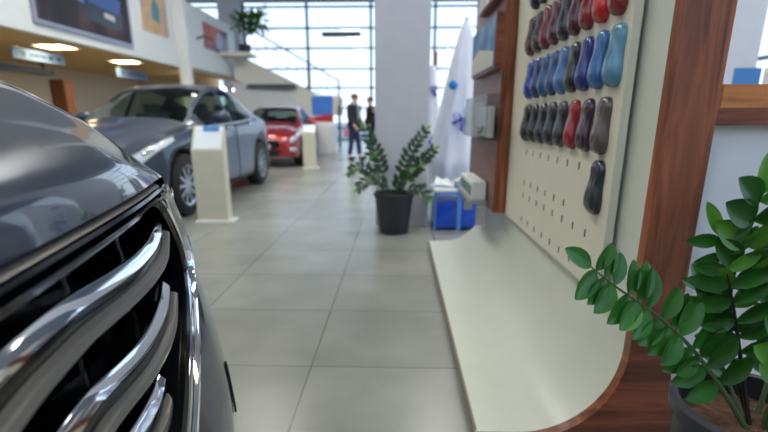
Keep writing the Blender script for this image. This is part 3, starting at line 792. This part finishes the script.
MB().tube([(.05, 0, 0), (.05, 0, 2.2)], .018, 10).lathe([(.001, 0), (.22, 0), (.22, .02), (.02, .03)], 28, c=(.05, 0, 0)).build('pole', M_alloy, dstand)
d2 = drape('low_drape', 'lower white draped cloth between the column and the tall cloth', (.40, 6.2, 0), .2, .07, .25, 1.75, .9, 1.3)
MB().tube([(0, 0, 0), (0, 0, 1.72)], .02, 10).build('pole', M_alloy, d2)
bow((.69, 5.40, 1.12), .1, 'small blue bow pinned halfway up the tall white cloth', R(35))
bow((.40, 6.04, .84), .1, 'blue bow low on the lower white cloth beside the column', R(-50))
bow((.39, 6.11, 1.48), .09, 'blue bow near the top of the lower white cloth')
bal = thing('blue_ball', 'glossy turquoise blue ball ornament on the tall white cloth', 'ornament', (.60, 5.47, 1.48))
MB().ball((0, 0, 0), .05).build('ball', mat('turquoise_gloss', (24, 120, 190), .1), bal)
MB().lathe([(.012, .045), (.012, .06), (.001, .062)], 12).build('cap', M_alloy, bal)
gift = thing('gift_box', 'translucent gift box of bright blue filling tied with ribbon on the floor', 'gift box', (.60, 5.02, 0), R(4))
box('filling', (-.21, -.2, .015), (.21, .2, .30), mat('cobalt_filling', (26, 92, 238), .3, var=.3, scale=18), gift, bevel=.02)
MB().span((-.23, -.22, .0), (.23, .22, .40)).build('clear_shell', glass('acrylic'), gift, smooth=False)
MB().span((-.235, -.225, .40), (.235, .225, .425)).build('lid', M_white, gift, smooth=False, bevel=.005)
rb = MB(); rb.span((.0, -.235, 0), (.04, -.23, .43)).span((-.24, -.235, .37), (.24, -.23, .4)).span((-.24, -.235, 0), (-.215, -.23, .4)).span((.0, -.235, .427), (.04, .235, .432)).span((-.24, -.02, .427), (.24, .02, .432))
rb.build('ribbon', mat('pale_blue_ribbon', (90, 140, 214), .3), gift, smooth=False, weld=False)
pk = MB()
for k in range(7):
    a = 2*PI*k/7; pk.add([(0, 0, .43), (math.cos(a)*.2, math.sin(a)*.2, .50+.03*(k % 2)), (math.cos(a+.6)*.22, math.sin(a+.6)*.2, .46)], [(0, 1, 2)])
pk.build('tissue', M_white, gift, solid=.003, smooth=False)
# thin wooden posts seen past the column
pst = thing('wooden_post', 'slim orange brown wooden post standing before the window wall', 'post', (1.02, 14.0, 0))
MB().span((-.06, -.06, 0), (.06, .06, 2.9)).build('shaft', wood('post_wood', (104, 56, 36), (134, 78, 52), .5, 'Z'), pst, smooth=False, bevel=.005)
MB().span((-.2, -.2, 0), (.2, .2, .03)).build('base', M_alloy, pst, smooth=False, bevel=.005)

# ------------------------------------------------------------------ information stands
def kiosk(label, loc, rz, w, h0, h1, d, blue):
    t = thing('information_stand', label, 'information stand', loc, rz, None)
    mk = mat('stand_cream', (206, 201, 182), .5)
    MB().prism([(-d/2, .02), (-d/2, h0), (d/2, h1), (d/2, .02)], -w/2, w/2, plane='YZ').build('cabinet', mk, t, smooth=False, bevel=.006)
    box('base', (-w/2-.02, -d/2-.03, 0), (w/2+.06, d/2+.03, .02), M_white, t)
    a = math.atan2(h1-h0, d); M = Matrix.Rotation(a, 3, 'X')
    c = (0, 0, (h0+h1)/2+.006)
    MB().box(c, (w*.86, math.hypot(d, h1-h0)*.9, .008), M=M).build('sheet', mat('paper', (226, 232, 240), .5), t, smooth=False)
    MB().box((.03, d*.32, h1-.03), (w*.5, .07, .012), M=M).build('blue_mark', mat('mark_blue', (50, 120, 190), .4), t, smooth=False)
kiosk('tall cream information stand with sloped top beside the grey car', (-2.07, 5.20, 0), R(2), .345, .79, 1.05, .15, True)
kiosk('smaller grey cream information stand beside the red car', (-2.05, 11.1, 0), R(3), .29, .80, .98, .14, True)
bs = thing('poster_stand', 'white stand topped with a blue and red poster, before the stairs', 'stand', (-2.46, 15.9, 0))
box('cabinet', (-.42, -.2, 0), (.42, .2, .88), mat('cool_white', (216, 218, 222), .5), bs)
MB().box((.0, 0, 1.36), (.7, .03, .96)).build('poster_board', M_white, bs, smooth=False)
box('blue_field', (-.34, -.03, 1.22), (.34, -.015, 1.82), mat('poster_blue', (60, 122, 206), .6), bs, bevel=0)
MB().prism([(-.34, 1.02), (.34, 1.02), (.34, 1.26), (-.34, 1.16)], -.036, -.031).build('red_field', mat('poster_red', (186, 44, 52), .4), bs, smooth=False)

# ------------------------------------------------------------------ pictures and signs on the mezzanine
def picture(name, label, y0, y1, z0, z1, m, frame=None, shapes=()):
    t = thing(name, label, 'picture', (-6.8, (y0+y1)/2, z0))
    w, h = y1-y0, z1-z0; f = .09 if frame else .0
    box('backing', (0, -w/2, 0), (.05 if frame else .02, w/2, h), frame or M_white, t, bevel=.004)
    d = .05 if frame else .02
    box('print', (d, -w/2+f, f), (d+.006, w/2-f, h-f), m, t, bevel=0)
    for k, (nm, poly, mm) in enumerate(shapes):
        MB().prism(poly, d+.006, d+.009+.003*k, plane='YZ').build(nm, mm, t, smooth=False)
big = photo_mat('picture_city', [(.3, (28, 26, 36)), (.5, (44, 38, 46)), (.62, (84, 62, 58)), (.8, (126, 96, 84))], 1.3, 3., (1, 1, .5))
cblue = mat('picture_blue', (74, 124, 200), .3); cdark = mat('picture_dark', (28, 34, 52), .3); cpl = mat('picture_plate', (190, 180, 180), .3)
picture('framed_picture', 'large dark framed picture of a blue car on the white balcony front', 9.35, 12.75, 2.84, 4.35, big, mat('frame_silver', (150, 152, 168), .35, .4), [
    ('printed_car_body', [(-.2, .36), (1.2, .30), (1.35, .66), (1.0, .95), (.2, 1.0), (-.25, .7)], cdark),
    ('printed_sky_patch', [(-.75, .72), (-.15, .66), (.0, 1.38), (-.8, 1.38)], cblue),
    ('printed_bonnet', [(.0, .72), (1.2, .66), (1.3, 1.0), (.3, 1.1)], mat('picture_blue_dark', (52, 78, 140), .3)),
    ('printed_plate', [(.55, .5), (.95, .48), (.95, .6), (.55, .62)], cpl)])
picture('warm_picture', 'small warm toned picture right of the large framed one', 13.37, 14.85, 3.40, 4.7, photo_mat('picture_warm', [(.3, (200, 160, 120)), (.5, (210, 176, 130)), (.65, (178, 150, 170)), (.8, (120, 130, 140))], 1.5, 8.), None,
        [('printed_figure', [(-.15, .35), (.25, .3), (.3, .7), (.05, .95), (-.15, .7)], mat('picture_teal', (70, 130, 140), .4))])
picture('purple_picture', 'orange and purple picture on the far balcony front beyond the white post', 17.5, 19.95, 3.5, 4.36, photo_mat('picture_dusk', [(.3, (204, 120, 80)), (.45, (190, 110, 90)), (.55, (120, 96, 130)), (.7, (70, 50, 70))], 1.1, 4.), None,
        [('printed_shape', [(-.1, .15), (.7, .12), (.6, .65), (.1, .7)], mat('picture_lilac', (122, 124, 168), .4)), ('printed_shadow', [(.4, .05), (1.15, .05), (1.15, .75), (.8, .6)], mat('picture_plum', (74, 42, 52), .4))])
arm = thing('wall_bracket', 'small dark bracket sticking out left of the purple picture', 'bracket', (-6.8, 17.0, 3.72))
MB().tube([(0, 0, 0), (.28, -.1, .06), (.4, .25, 0)], .035).build('arm', mat('dark_green_metal', (74, 84, 82), .5), arm)
MB().lathe([(.001, 0), (.07, 0), (.07, .02), (.001, .02)], 16, axis='X').build('flange', M_alloy, arm)
def sign(label, y0, y1, z0, z1, x):
    t = thing('hanging_sign', label, 'sign', (x, (y0+y1)/2, z0))
    w, h = y1-y0, z1-z0
    ms = mat('sign_pale_blue', (120, 148, 196), .8); mk = mat('sign_ink', (46, 62, 96), .5)
    box('panel', (-.03, -w/2, 0), (.0, w/2, h), ms, t)
    MB().lathe([(.001, .002), (h*.26, .002), (h*.26, .006), (.001, .006)], 16, axis='X', c=(0, -w*.32, h*.5)).build('symbol', mk, t, smooth=False)
    for a, ww in ((-.18, .035), (-.11, .035), (-.05, .035), (.02, .035), (.08, .035), (.2, .1), (.36, .09)):
        MB().box((.004, a*w, h*.5), (.004, w*ww, h*.3)).build('letter', mk, t, smooth=False)
    for a in (-.4, .4): MB().tube([(-.015, w*a, h), (-.015, w*a, ZM-z0)], .008, 6).build('hanger', M_alloy, t)
sign('pale blue hanging sign with dark marks under the mezzanine, nearer one', 10.25, 11.85, 2.34, 2.57, -8.)
sign('pale blue hanging sign farther along, above the grey car roof', 14.0, 15.7, 2.27, 2.52, -8.)
def spot(x, y, label, st=.43):
    t = thing('round_lamp', label, 'lamp', (x, y, 2.25))
    MB().ball((0, 0, 0), .14).build('globe', emis('globe_glow', (250, 250, 255), 3.), t)
    MB().tube([(0, 0, .12), (0, 0, st)], .015, 8).build('stalk', M_alloy, t)
spot(-7.6, 17.6, 'round white globe lamp above the grey car, left of the pair')
spot(-7.3, 20.4, 'round white globe lamp left of the pair under the stairs')
spot(-6.73, 20.4, 'round white globe lamp right of the pair under the stairs', .31)
cab = thing('brown_cabinet', 'small orange brown cabinet against the cream wall under the mezzanine', 'cabinet', (-8.9, 12.9, 0))
box('carcass', (-.2, -.2, 0), (.16, .2, 2.1), wood('cab_wood', (96, 56, 28), (130, 80, 42), .5, 'Z'), cab)
box('door', (.16, -.18, .05), (.18, .18, 2.05), wood('cab_door', (124, 72, 34), (160, 98, 50), .5, 'Z'), cab)
db = thing('dark_shelf', 'long dark wall shelf above the cabinet under the mezzanine', 'shelf', (-9.2, 12.0, 2.2))
box('board', (-.15, -1.1, 0), (.15, .9, .14), M_mull, db)
for y in (-.88, .72): MB().span((-.02, y-.02, .14), (.02, y+.02, ZM-2.2)).build('hanger', M_mull, db, smooth=False)
ht = thing('hanging_bar', 'dark heater bar hanging in front of the glass wall', 'heater', (-2.25, 20, 4.22))
MB().span((-.76, -.1, 0), (.76, .1, .16)).build('housing', mat('heater_grey', (70, 68, 66), .5), ht, smooth=False, bevel=.02)
for x in (-.5, .5): MB().tube([(x, 0, .16), (x, 0, ZC-4.22)], .008, 6).build('wire', M_alloy, ht)

# ------------------------------------------------------------------ plants
def leaf(mb, base, d, nrm, L, W, i=0, curl=.15):
    d = Vector(d).normalized(); nrm = Vector(nrm); s = d.cross(nrm).normalized(); n = s.cross(d).normalized()
    rows = []
    prof = [(0, .08), (.1, .48), (.25, .84), (.45, 1.), (.65, .95), (.82, .7), (.93, .4), (1, .08)]
    for t, w in prof:
        c = Vector(base)+d*(L*t)-n*(curl*L*t*t)
        rows.append([c-s*(W/2*w)+n*(W*.16*w), c-s*(W/4*w)+n*(W*.03*w), c, c+s*(W/4*w)+n*(W*.03*w), c+s*(W/2*w)+n*(W*.16*w)])
    mb.grid(rows, i)
def frond(parent, pts, n, L, W, up=(0, 0, 1), start=.25, r0=.007, mats=None, spread=.9, both=True, jit=.15, light=.0, curl=.15, name='frond', stem=None):
    P = spline(pts, 40); mb = MB()
    mb.tube(P, [r0*(1-.75*k/39) for k in range(40)], 7, i=2)
    rg = random.Random(hash((round(pts[-1][0]*1000), n)) % 9999)
    for k in range(n):
        f = start+(1-start)*k/max(1, n-1); j = min(38, int(f*39)); t = (P[j+1]-P[max(j-1, 0)]).normalized(); u = Vector(up)
        s = t.cross(u).normalized(); nn = s.cross(t).normalized()
        for sd in ((1, -1) if both else (1,)):
            a = spread+rg.uniform(-jit, jit)
            d = t*math.cos(a)+s*sd*math.sin(a)+nn*(.25+rg.uniform(-jit, jit))
            sc = (.75+.25*math.sin(PI*min(1, f*.9)))*rg.uniform(.88, 1.1)
            leaf(mb, P[j], d, nn+s*sd*rg.uniform(-.5, .5), L*sc, W*sc, 1 if rg.random() < light else 0, curl)
    leaf(mb, P[-1], (P[-1]-P[-3]), nn, L*.8, W*.8, 1 if light else 0, curl)
    o = mb.build(name, mats or [M_leafA, M_leafB, stem or M_stem], parent, weld=False); return o
def pot(parent, r, h, rb):
    MB().lathe([(.001, 0), (rb, 0), (rb+.004, .01), (r-.012, h-.045), (r, h-.04), (r+.004, h-.01), (r-.004, h), (r-.014, h-.004), (r-.018, h-.05), (r-.03, h-.10), (.001, h-.10)], 48).build('pot', M_pot, parent)
    MB().lathe([(r-.022, h-.055), (r*.5, h-.045), (.001, h-.05)], 32).build('soil', M_soil, parent)
far = thing('potted_plant', 'leafy green plant in a dark pot on the floor before the grey column', 'potted plant', (-.035, 4.72, 0))
pot(far, .205, .41, .145)
FM = [M_leafF, M_leafB, M_stem]
for pts, n_ in [([(-.03, 0, .36), (-.12, 0, .62), (-.2, 0, .85), (-.29, -.02, 1.02)], 9), ([(-.05, 0, .36), (-.2, -.05, .55), (-.33, -.06, .66), (-.42, -.06, .62)], 9),
             ([(.04, 0, .36), (.1, -.02, .66), (.2, -.02, .86), (.30, -.02, 1.0)], 9),
             ([(.05, 0, .36), (.15, -.05, .56), (.27, -.06, .70), (.38, -.08, .82)], 9), ([(0, -.04, .36), (-.1, -.12, .5), (-.22, -.15, .55), (-.33, -.17, .48)], 8),
             ([(.06, 0, .36), (.16, -.06, .44), (.24, -.08, .44), (.33, -.1, .36)], 5), ([(0, -.05, .36), (.05, -.12, .52), (.14, -.16, .62)], 7)]:
    frond(far, pts, n_, .105, .05, (0, -.6, .8), .36, .009, FM, .95, light=.04)
near = thing('potted_plant', 'glossy leafed plant in a dark pot at the right, beside the wooden frame', 'potted plant', (.77, .90, 0))
pot(near, .158, .54, .12)
NO = Vector((.77, .90, 0))
def nf(pts, *a, **k): return frond(near, [Vector(p)-NO for p in pts], *a, **k)
nf([(.76, .88, .47), (.71, .90, .55), (.63, .92, .655), (.54, .92, .735), (.445, .91, .80), (.385, .90, .845)], 13, .085, .046, (-.25, -.75, .6), .28, .0065, spread=1.3, curl=.1)
nf([(.77, .90, .47), (.73, .93, .66), (.70, .94, .77), (.675, .95, .85), (.655, .95, .90)], 8, .09, .036, (0, -1, .15), .42, .006, spread=1.25, stem=M_stemd, light=.1)
nf([(.78, .91, .47), (.73, .95, .65), (.71, .96, .80), (.715, .95, .90), (.715, .94, .985)], 7, .10, .06, (.1, -1, .2), .45, .006, spread=.95, stem=M_stemd, light=.25)
nf([(.79, .89, .47), (.77, .86, .65), (.75, .84, .82), (.70, .82, .97)], 8, .10, .058, (0, -.6, .7), .35, .007, spread=1.05, light=.3)
nf([(.80, .91, .47), (.83, .90, .70), (.85, .89, .90), (.84, .88, 1.06)], 9, .09, .05, (0, -.6, .7), .4, .007, spread=1.0, light=.25)
nf([(.78, .87, .47), (.79, .80, .58), (.80, .74, .68), (.80, .70, .76)], 7, .085, .045, (0, -.2, 1), .35, .006, spread=1.05, light=.5)
nf([(.81, .90, .47), (.90, .90, .62), (1.0, .88, .76), (1.1, .86, .86)], 9, .085, .045, (0, -.6, .7), .3, .006, spread=1.05)
nf([(.80, .93, .47), (.88, 1.0, .66), (.97, 1.05, .84)], 8, .085, .045, (0, -.6, .7), .3, .006, spread=1.05)
nf([(.775, .92, .47), (.75, .99, .58), (.72, 1.03, .68), (.70, 1.05, .76)], 6, .06, .032, (0, -.6, .7), .35, .005, spread=1.0)
palm = thing('balcony_palm', 'bushy palm on a thin trunk standing on the upper stair landing', 'palm', (-5.95, 19.45, 3.56))
MB().tube([(0, 0, 0), (.02, 0, .5), (0, 0, .95)], [.06, .045, .04], 10).build('trunk', mat('trunk_dark', (60, 56, 60), .8), palm)
MB().lathe([(.001, 0), (.2, 0), (.24, .3), (.2, .3), (.001, .26)], 24).build('pot', M_pot, palm)
rg = random.Random(3)
cr = MB()
for k in range(230):
    a = rg.uniform(0, 2*PI); e = rg.uniform(-.6, 1.3); rr = rg.uniform(.05, .3)
    d = Vector((math.cos(a)*math.cos(e), math.sin(a)*math.cos(e), math.sin(e)))
    c = Vector((rg.choice([-.28, .35, .05])+.25, 0, .98+rg.uniform(-.05, .2)))+d*rr
    leaf(cr, c, d, Vector((0, 0, 1)), rg.uniform(.2, .42), .11, 0 if rg.random() < .7 else 1, .3)
cr.build('crown', [M_leafA, M_leafB], palm, weld=False)

# ------------------------------------------------------------------ people
def person(label, loc, rz, jacket, trousers, stride=.22, hair=(40, 32, 28), scarf=None):
    t = thing('person', label, 'person', loc, rz)
    skinm = mat('skin', (196, 150, 128), .55)
    def skinned(name, verts, edges, rads, m, sub=1):
        me = bpy.data.meshes.new(name); me.from_pydata(verts, edges, []); me.materials.append(m)
        o = bpy.data.objects.new(name, me); link(o, t)
        sk_ = o.modifiers.new('sk', 'SKIN')
        for k, r in enumerate(rads): me.skin_vertices[0].data[k].radius = r if isinstance(r, tuple) else (r, r)
        me.skin_vertices[0].data[0].use_root = True
        sk_.use_smooth_shade = True
        s_ = o.modifiers.new('su', 'SUBSURF'); s_.levels = s_.render_levels = sub
        return o
    st_ = stride
    V = [(0, 0, .95), (0, 0, 1.15), (0, 0, 1.38), (.01, 0, 1.50), (.03, 0, 1.58), (.04, 0, 1.68),
         (0, .10, .90), (st_*.55, .10, .50), (st_*.9, .10, .09), (st_*.9+.16, .11, .035),
         (0, -.10, .90), (-st_*.3, -.10, .50), (-st_*.9, -.10, .10), (-st_*.9+.15, -.11, .035),
         (0, .19, 1.42), (-.02, .25, 1.15), (.12, .24, .92), (.17, .235, .85),
         (0, -.19, 1.42), (.0, -.25, 1.15), (.14, -.24, .95), (.19, -.235, .88)]
    Ed = [(0, 1), (1, 2), (2, 3), (3, 4), (4, 5), (0, 6), (6, 7), (7, 8), (8, 9), (0, 10), (10, 11), (11, 12), (12, 13), (2, 14), (14, 15), (15, 16), (16, 17), (2, 18), (18, 19), (19, 20), (20, 21)]
    Rd = [(.12, .15), (.11, .14), (.12, .16), .055, .08, .085, .085, .06, .045, .04, .085, .06, .045, .04, .055, .042, .032, .036, .055, .042, .032, .036]
    # fingers: five short chains on each hand
    for h, sy in ((17, 1), (21, -1)):
        b = Vector(V[h])
        for f, (dy, ln) in enumerate([(-.03, .06), (-.012, .07), (.008, .075), (.026, .065)]):
            k = len(V); V += [tuple(b+Vector((.02, dy, -.03))), tuple(b+Vector((.035, dy, -.03-ln*.6))), tuple(b+Vector((.025, dy, -.03-ln)))]
            Ed += [(h, k), (k, k+1), (k+1, k+2)]; Rd += [.009, .008, .007]
        k = len(V); V += [tuple(b+Vector((.045, -sy*.02, -.01))), tuple(b+Vector((.06, -sy*.03, -.045)))]
        Ed += [(h, k), (k, k+1)]; Rd += [.01, .008]
    skinned('body', V, Ed, Rd, skinm, 2)
    nose = MB().ball((.13, 0, 1.63), (.018, .014, .022)); nose.build('nose', skinm, t)
    for sy in (1, -1):
        MB().ball((.115, sy*.032, 1.655), .011).build('eye', M_gloss, t)
        MB().ball((.04, sy*.088, 1.635), (.02, .012, .03)).build('ear', skinm, t)
    MB().ball((.125, 0, 1.585), (.008, .024, .006)).build('mouth', mat('lips', (150, 84, 80), .5), t)
    hm = MB().ball((.02, 0, 1.685), (.108, .098, .085)); hm.build('hair', mat('hair', hair, .7), t)
    skinned('jacket', [(0, 0, .86), (0, 0, 1.0), (0, 0, 1.2), (0, 0, 1.40), (0, 0, 1.49), (0, .2, 1.42), (-.02, .255, 1.15), (.115, .24, .94), (0, -.2, 1.42), (0, -.255, 1.15), (.135, -.24, .97)],
            [(0, 1), (1, 2), (2, 3), (3, 4), (3, 5), (5, 6), (6, 7), (3, 8), (8, 9), (9, 10)], [(.18, .23), (.175, .22), (.17, .215), (.16, .21), .085, .095, .082, .066, .095, .082, .066], jacket, 2)
    skinned('trousers', [(0, 0, .95), (0, .10, .86), (st_*.55, .10, .50), (st_*.88, .10, .12), (0, -.10, .86), (-st_*.3, -.10, .50), (-st_*.88, -.10, .13)],
            [(0, 1), (1, 2), (2, 3), (0, 4), (4, 5), (5, 6)], [(.125, .16), .105, .08, .065, .105, .08, .065], trousers, 2)
    for (x, y) in ((st_*.9, .105), (-st_*.9, -.105)):
        MB().ball((x+.07, y, .05), (.15, .052, .05)).build('shoe', M_black, t)
    if scarf:
        MB().lathe([(.07, 1.44), (.11, 1.46), (.115, 1.5), (.085, 1.54), (.06, 1.5), (.07, 1.44)], 20).build('scarf', scarf, t)
        MB().box((.14, 0, 1.22), (.03, .1, .44)).build('shirt', scarf, t, smooth=False, bevel=.012)
    return t
jk = mat('jacket_black', (26, 28, 38), .85); jn = mat('jeans_blue', (38, 50, 78), .85)
person('person in a dark jacket, grey scarf and blue jeans walking past the glass front', (-1.2, 13.3, 0), R(-25), jk, jn, .12, (86, 62, 50), mat('scarf_grey', (150, 152, 160), .9))
person('person in black clothes standing partly behind the grey column', (-.84, 15.2, 0), R(200), jk, mat('trousers_black', (30, 32, 44), .85), .08)
bagp = thing('pink_bag', 'small pink bag hanging beside the walking person in jeans', 'bag', (-1.42, 13.25, .62))
MB().box((0, 0, .1), (.14, .08, .2)).build('pouch', mat('bag_pink', (214, 130, 160), .6), bagp, smooth=False, bevel=.02)
MB().tube([(-.05, 0, .2), (-.03, 0, .3), (.03, 0, .3), (.05, 0, .2)], .006, 6).build('handle', mat('bag_pink', (214, 130, 160), .6), bagp)

# ------------------------------------------------------------------ outside: a few parked cars and a low building
for k, (x, y, rz, p, lbl) in enumerate([(13.5, 9.0, R(80), paint_red, 'red car parked outside behind the right hand windows'), (13.5, 14.6, R(80), paint_white, 'white car parked outside behind the right hand windows')]):
    c = sedan('parked_car', lbl, (x, y, -.12), rz, p, H=1.5)

# ------------------------------------------------------------------ sky, light, camera
w = bpy.data.worlds.new('sky'); S.world = w; w.use_nodes = True
nt = w.node_tree; bg = nt.nodes['Background']
tc = nt.nodes.new('ShaderNodeTexCoord'); sp_ = nt.nodes.new('ShaderNodeSeparateXYZ'); nt.links.new(tc.outputs['Generated'], sp_.inputs[0])
cr_ = nt.nodes.new('ShaderNodeValToRGB'); nt.links.new(sp_.outputs['Z'], cr_.inputs['Fac'])
e = cr_.color_ramp.elements
e[0].position = 0; e[0].color = (.90, .93, 1.0, 1); e[1].position = .45; e[1].color = (.66, .75, .95, 1)
nt.links.new(cr_.outputs['Color'], bg.inputs['Color'])
bg.inputs['Strength'].default_value = 1.05

cam = bpy.data.cameras.new('camera'); co = bpy.data.objects.new('camera', cam); link(co)
cam.sensor_width = 36; cam.lens = 470/768*36; cam.shift_y = 32/768
co.location = (0, 0, 1.13)
co.rotation_euler = (R(90)-math.atan(130/470), 0, R(1.645))
cam.clip_start = .02; cam.clip_end = 500
cam.dof.use_dof = True; cam.dof.focus_distance = 1.1; cam.dof.aperture_fstop = 2.1; cam.dof.aperture_blades = 7
S.camera = co
S.view_settings.view_transform = 'Standard'; S.view_settings.look = 'None'; S.view_settings.gamma = 1; S.view_settings.use_curve_mapping = False
S.view_settings.exposure = 1.1
S.cycles.max_bounces = 8; S.cycles.caustics_reflective = False; S.cycles.caustics_refractive = False; S.cycles.transparent_max_bounces = 16
S.cycles.sample_clamp_indirect = 6
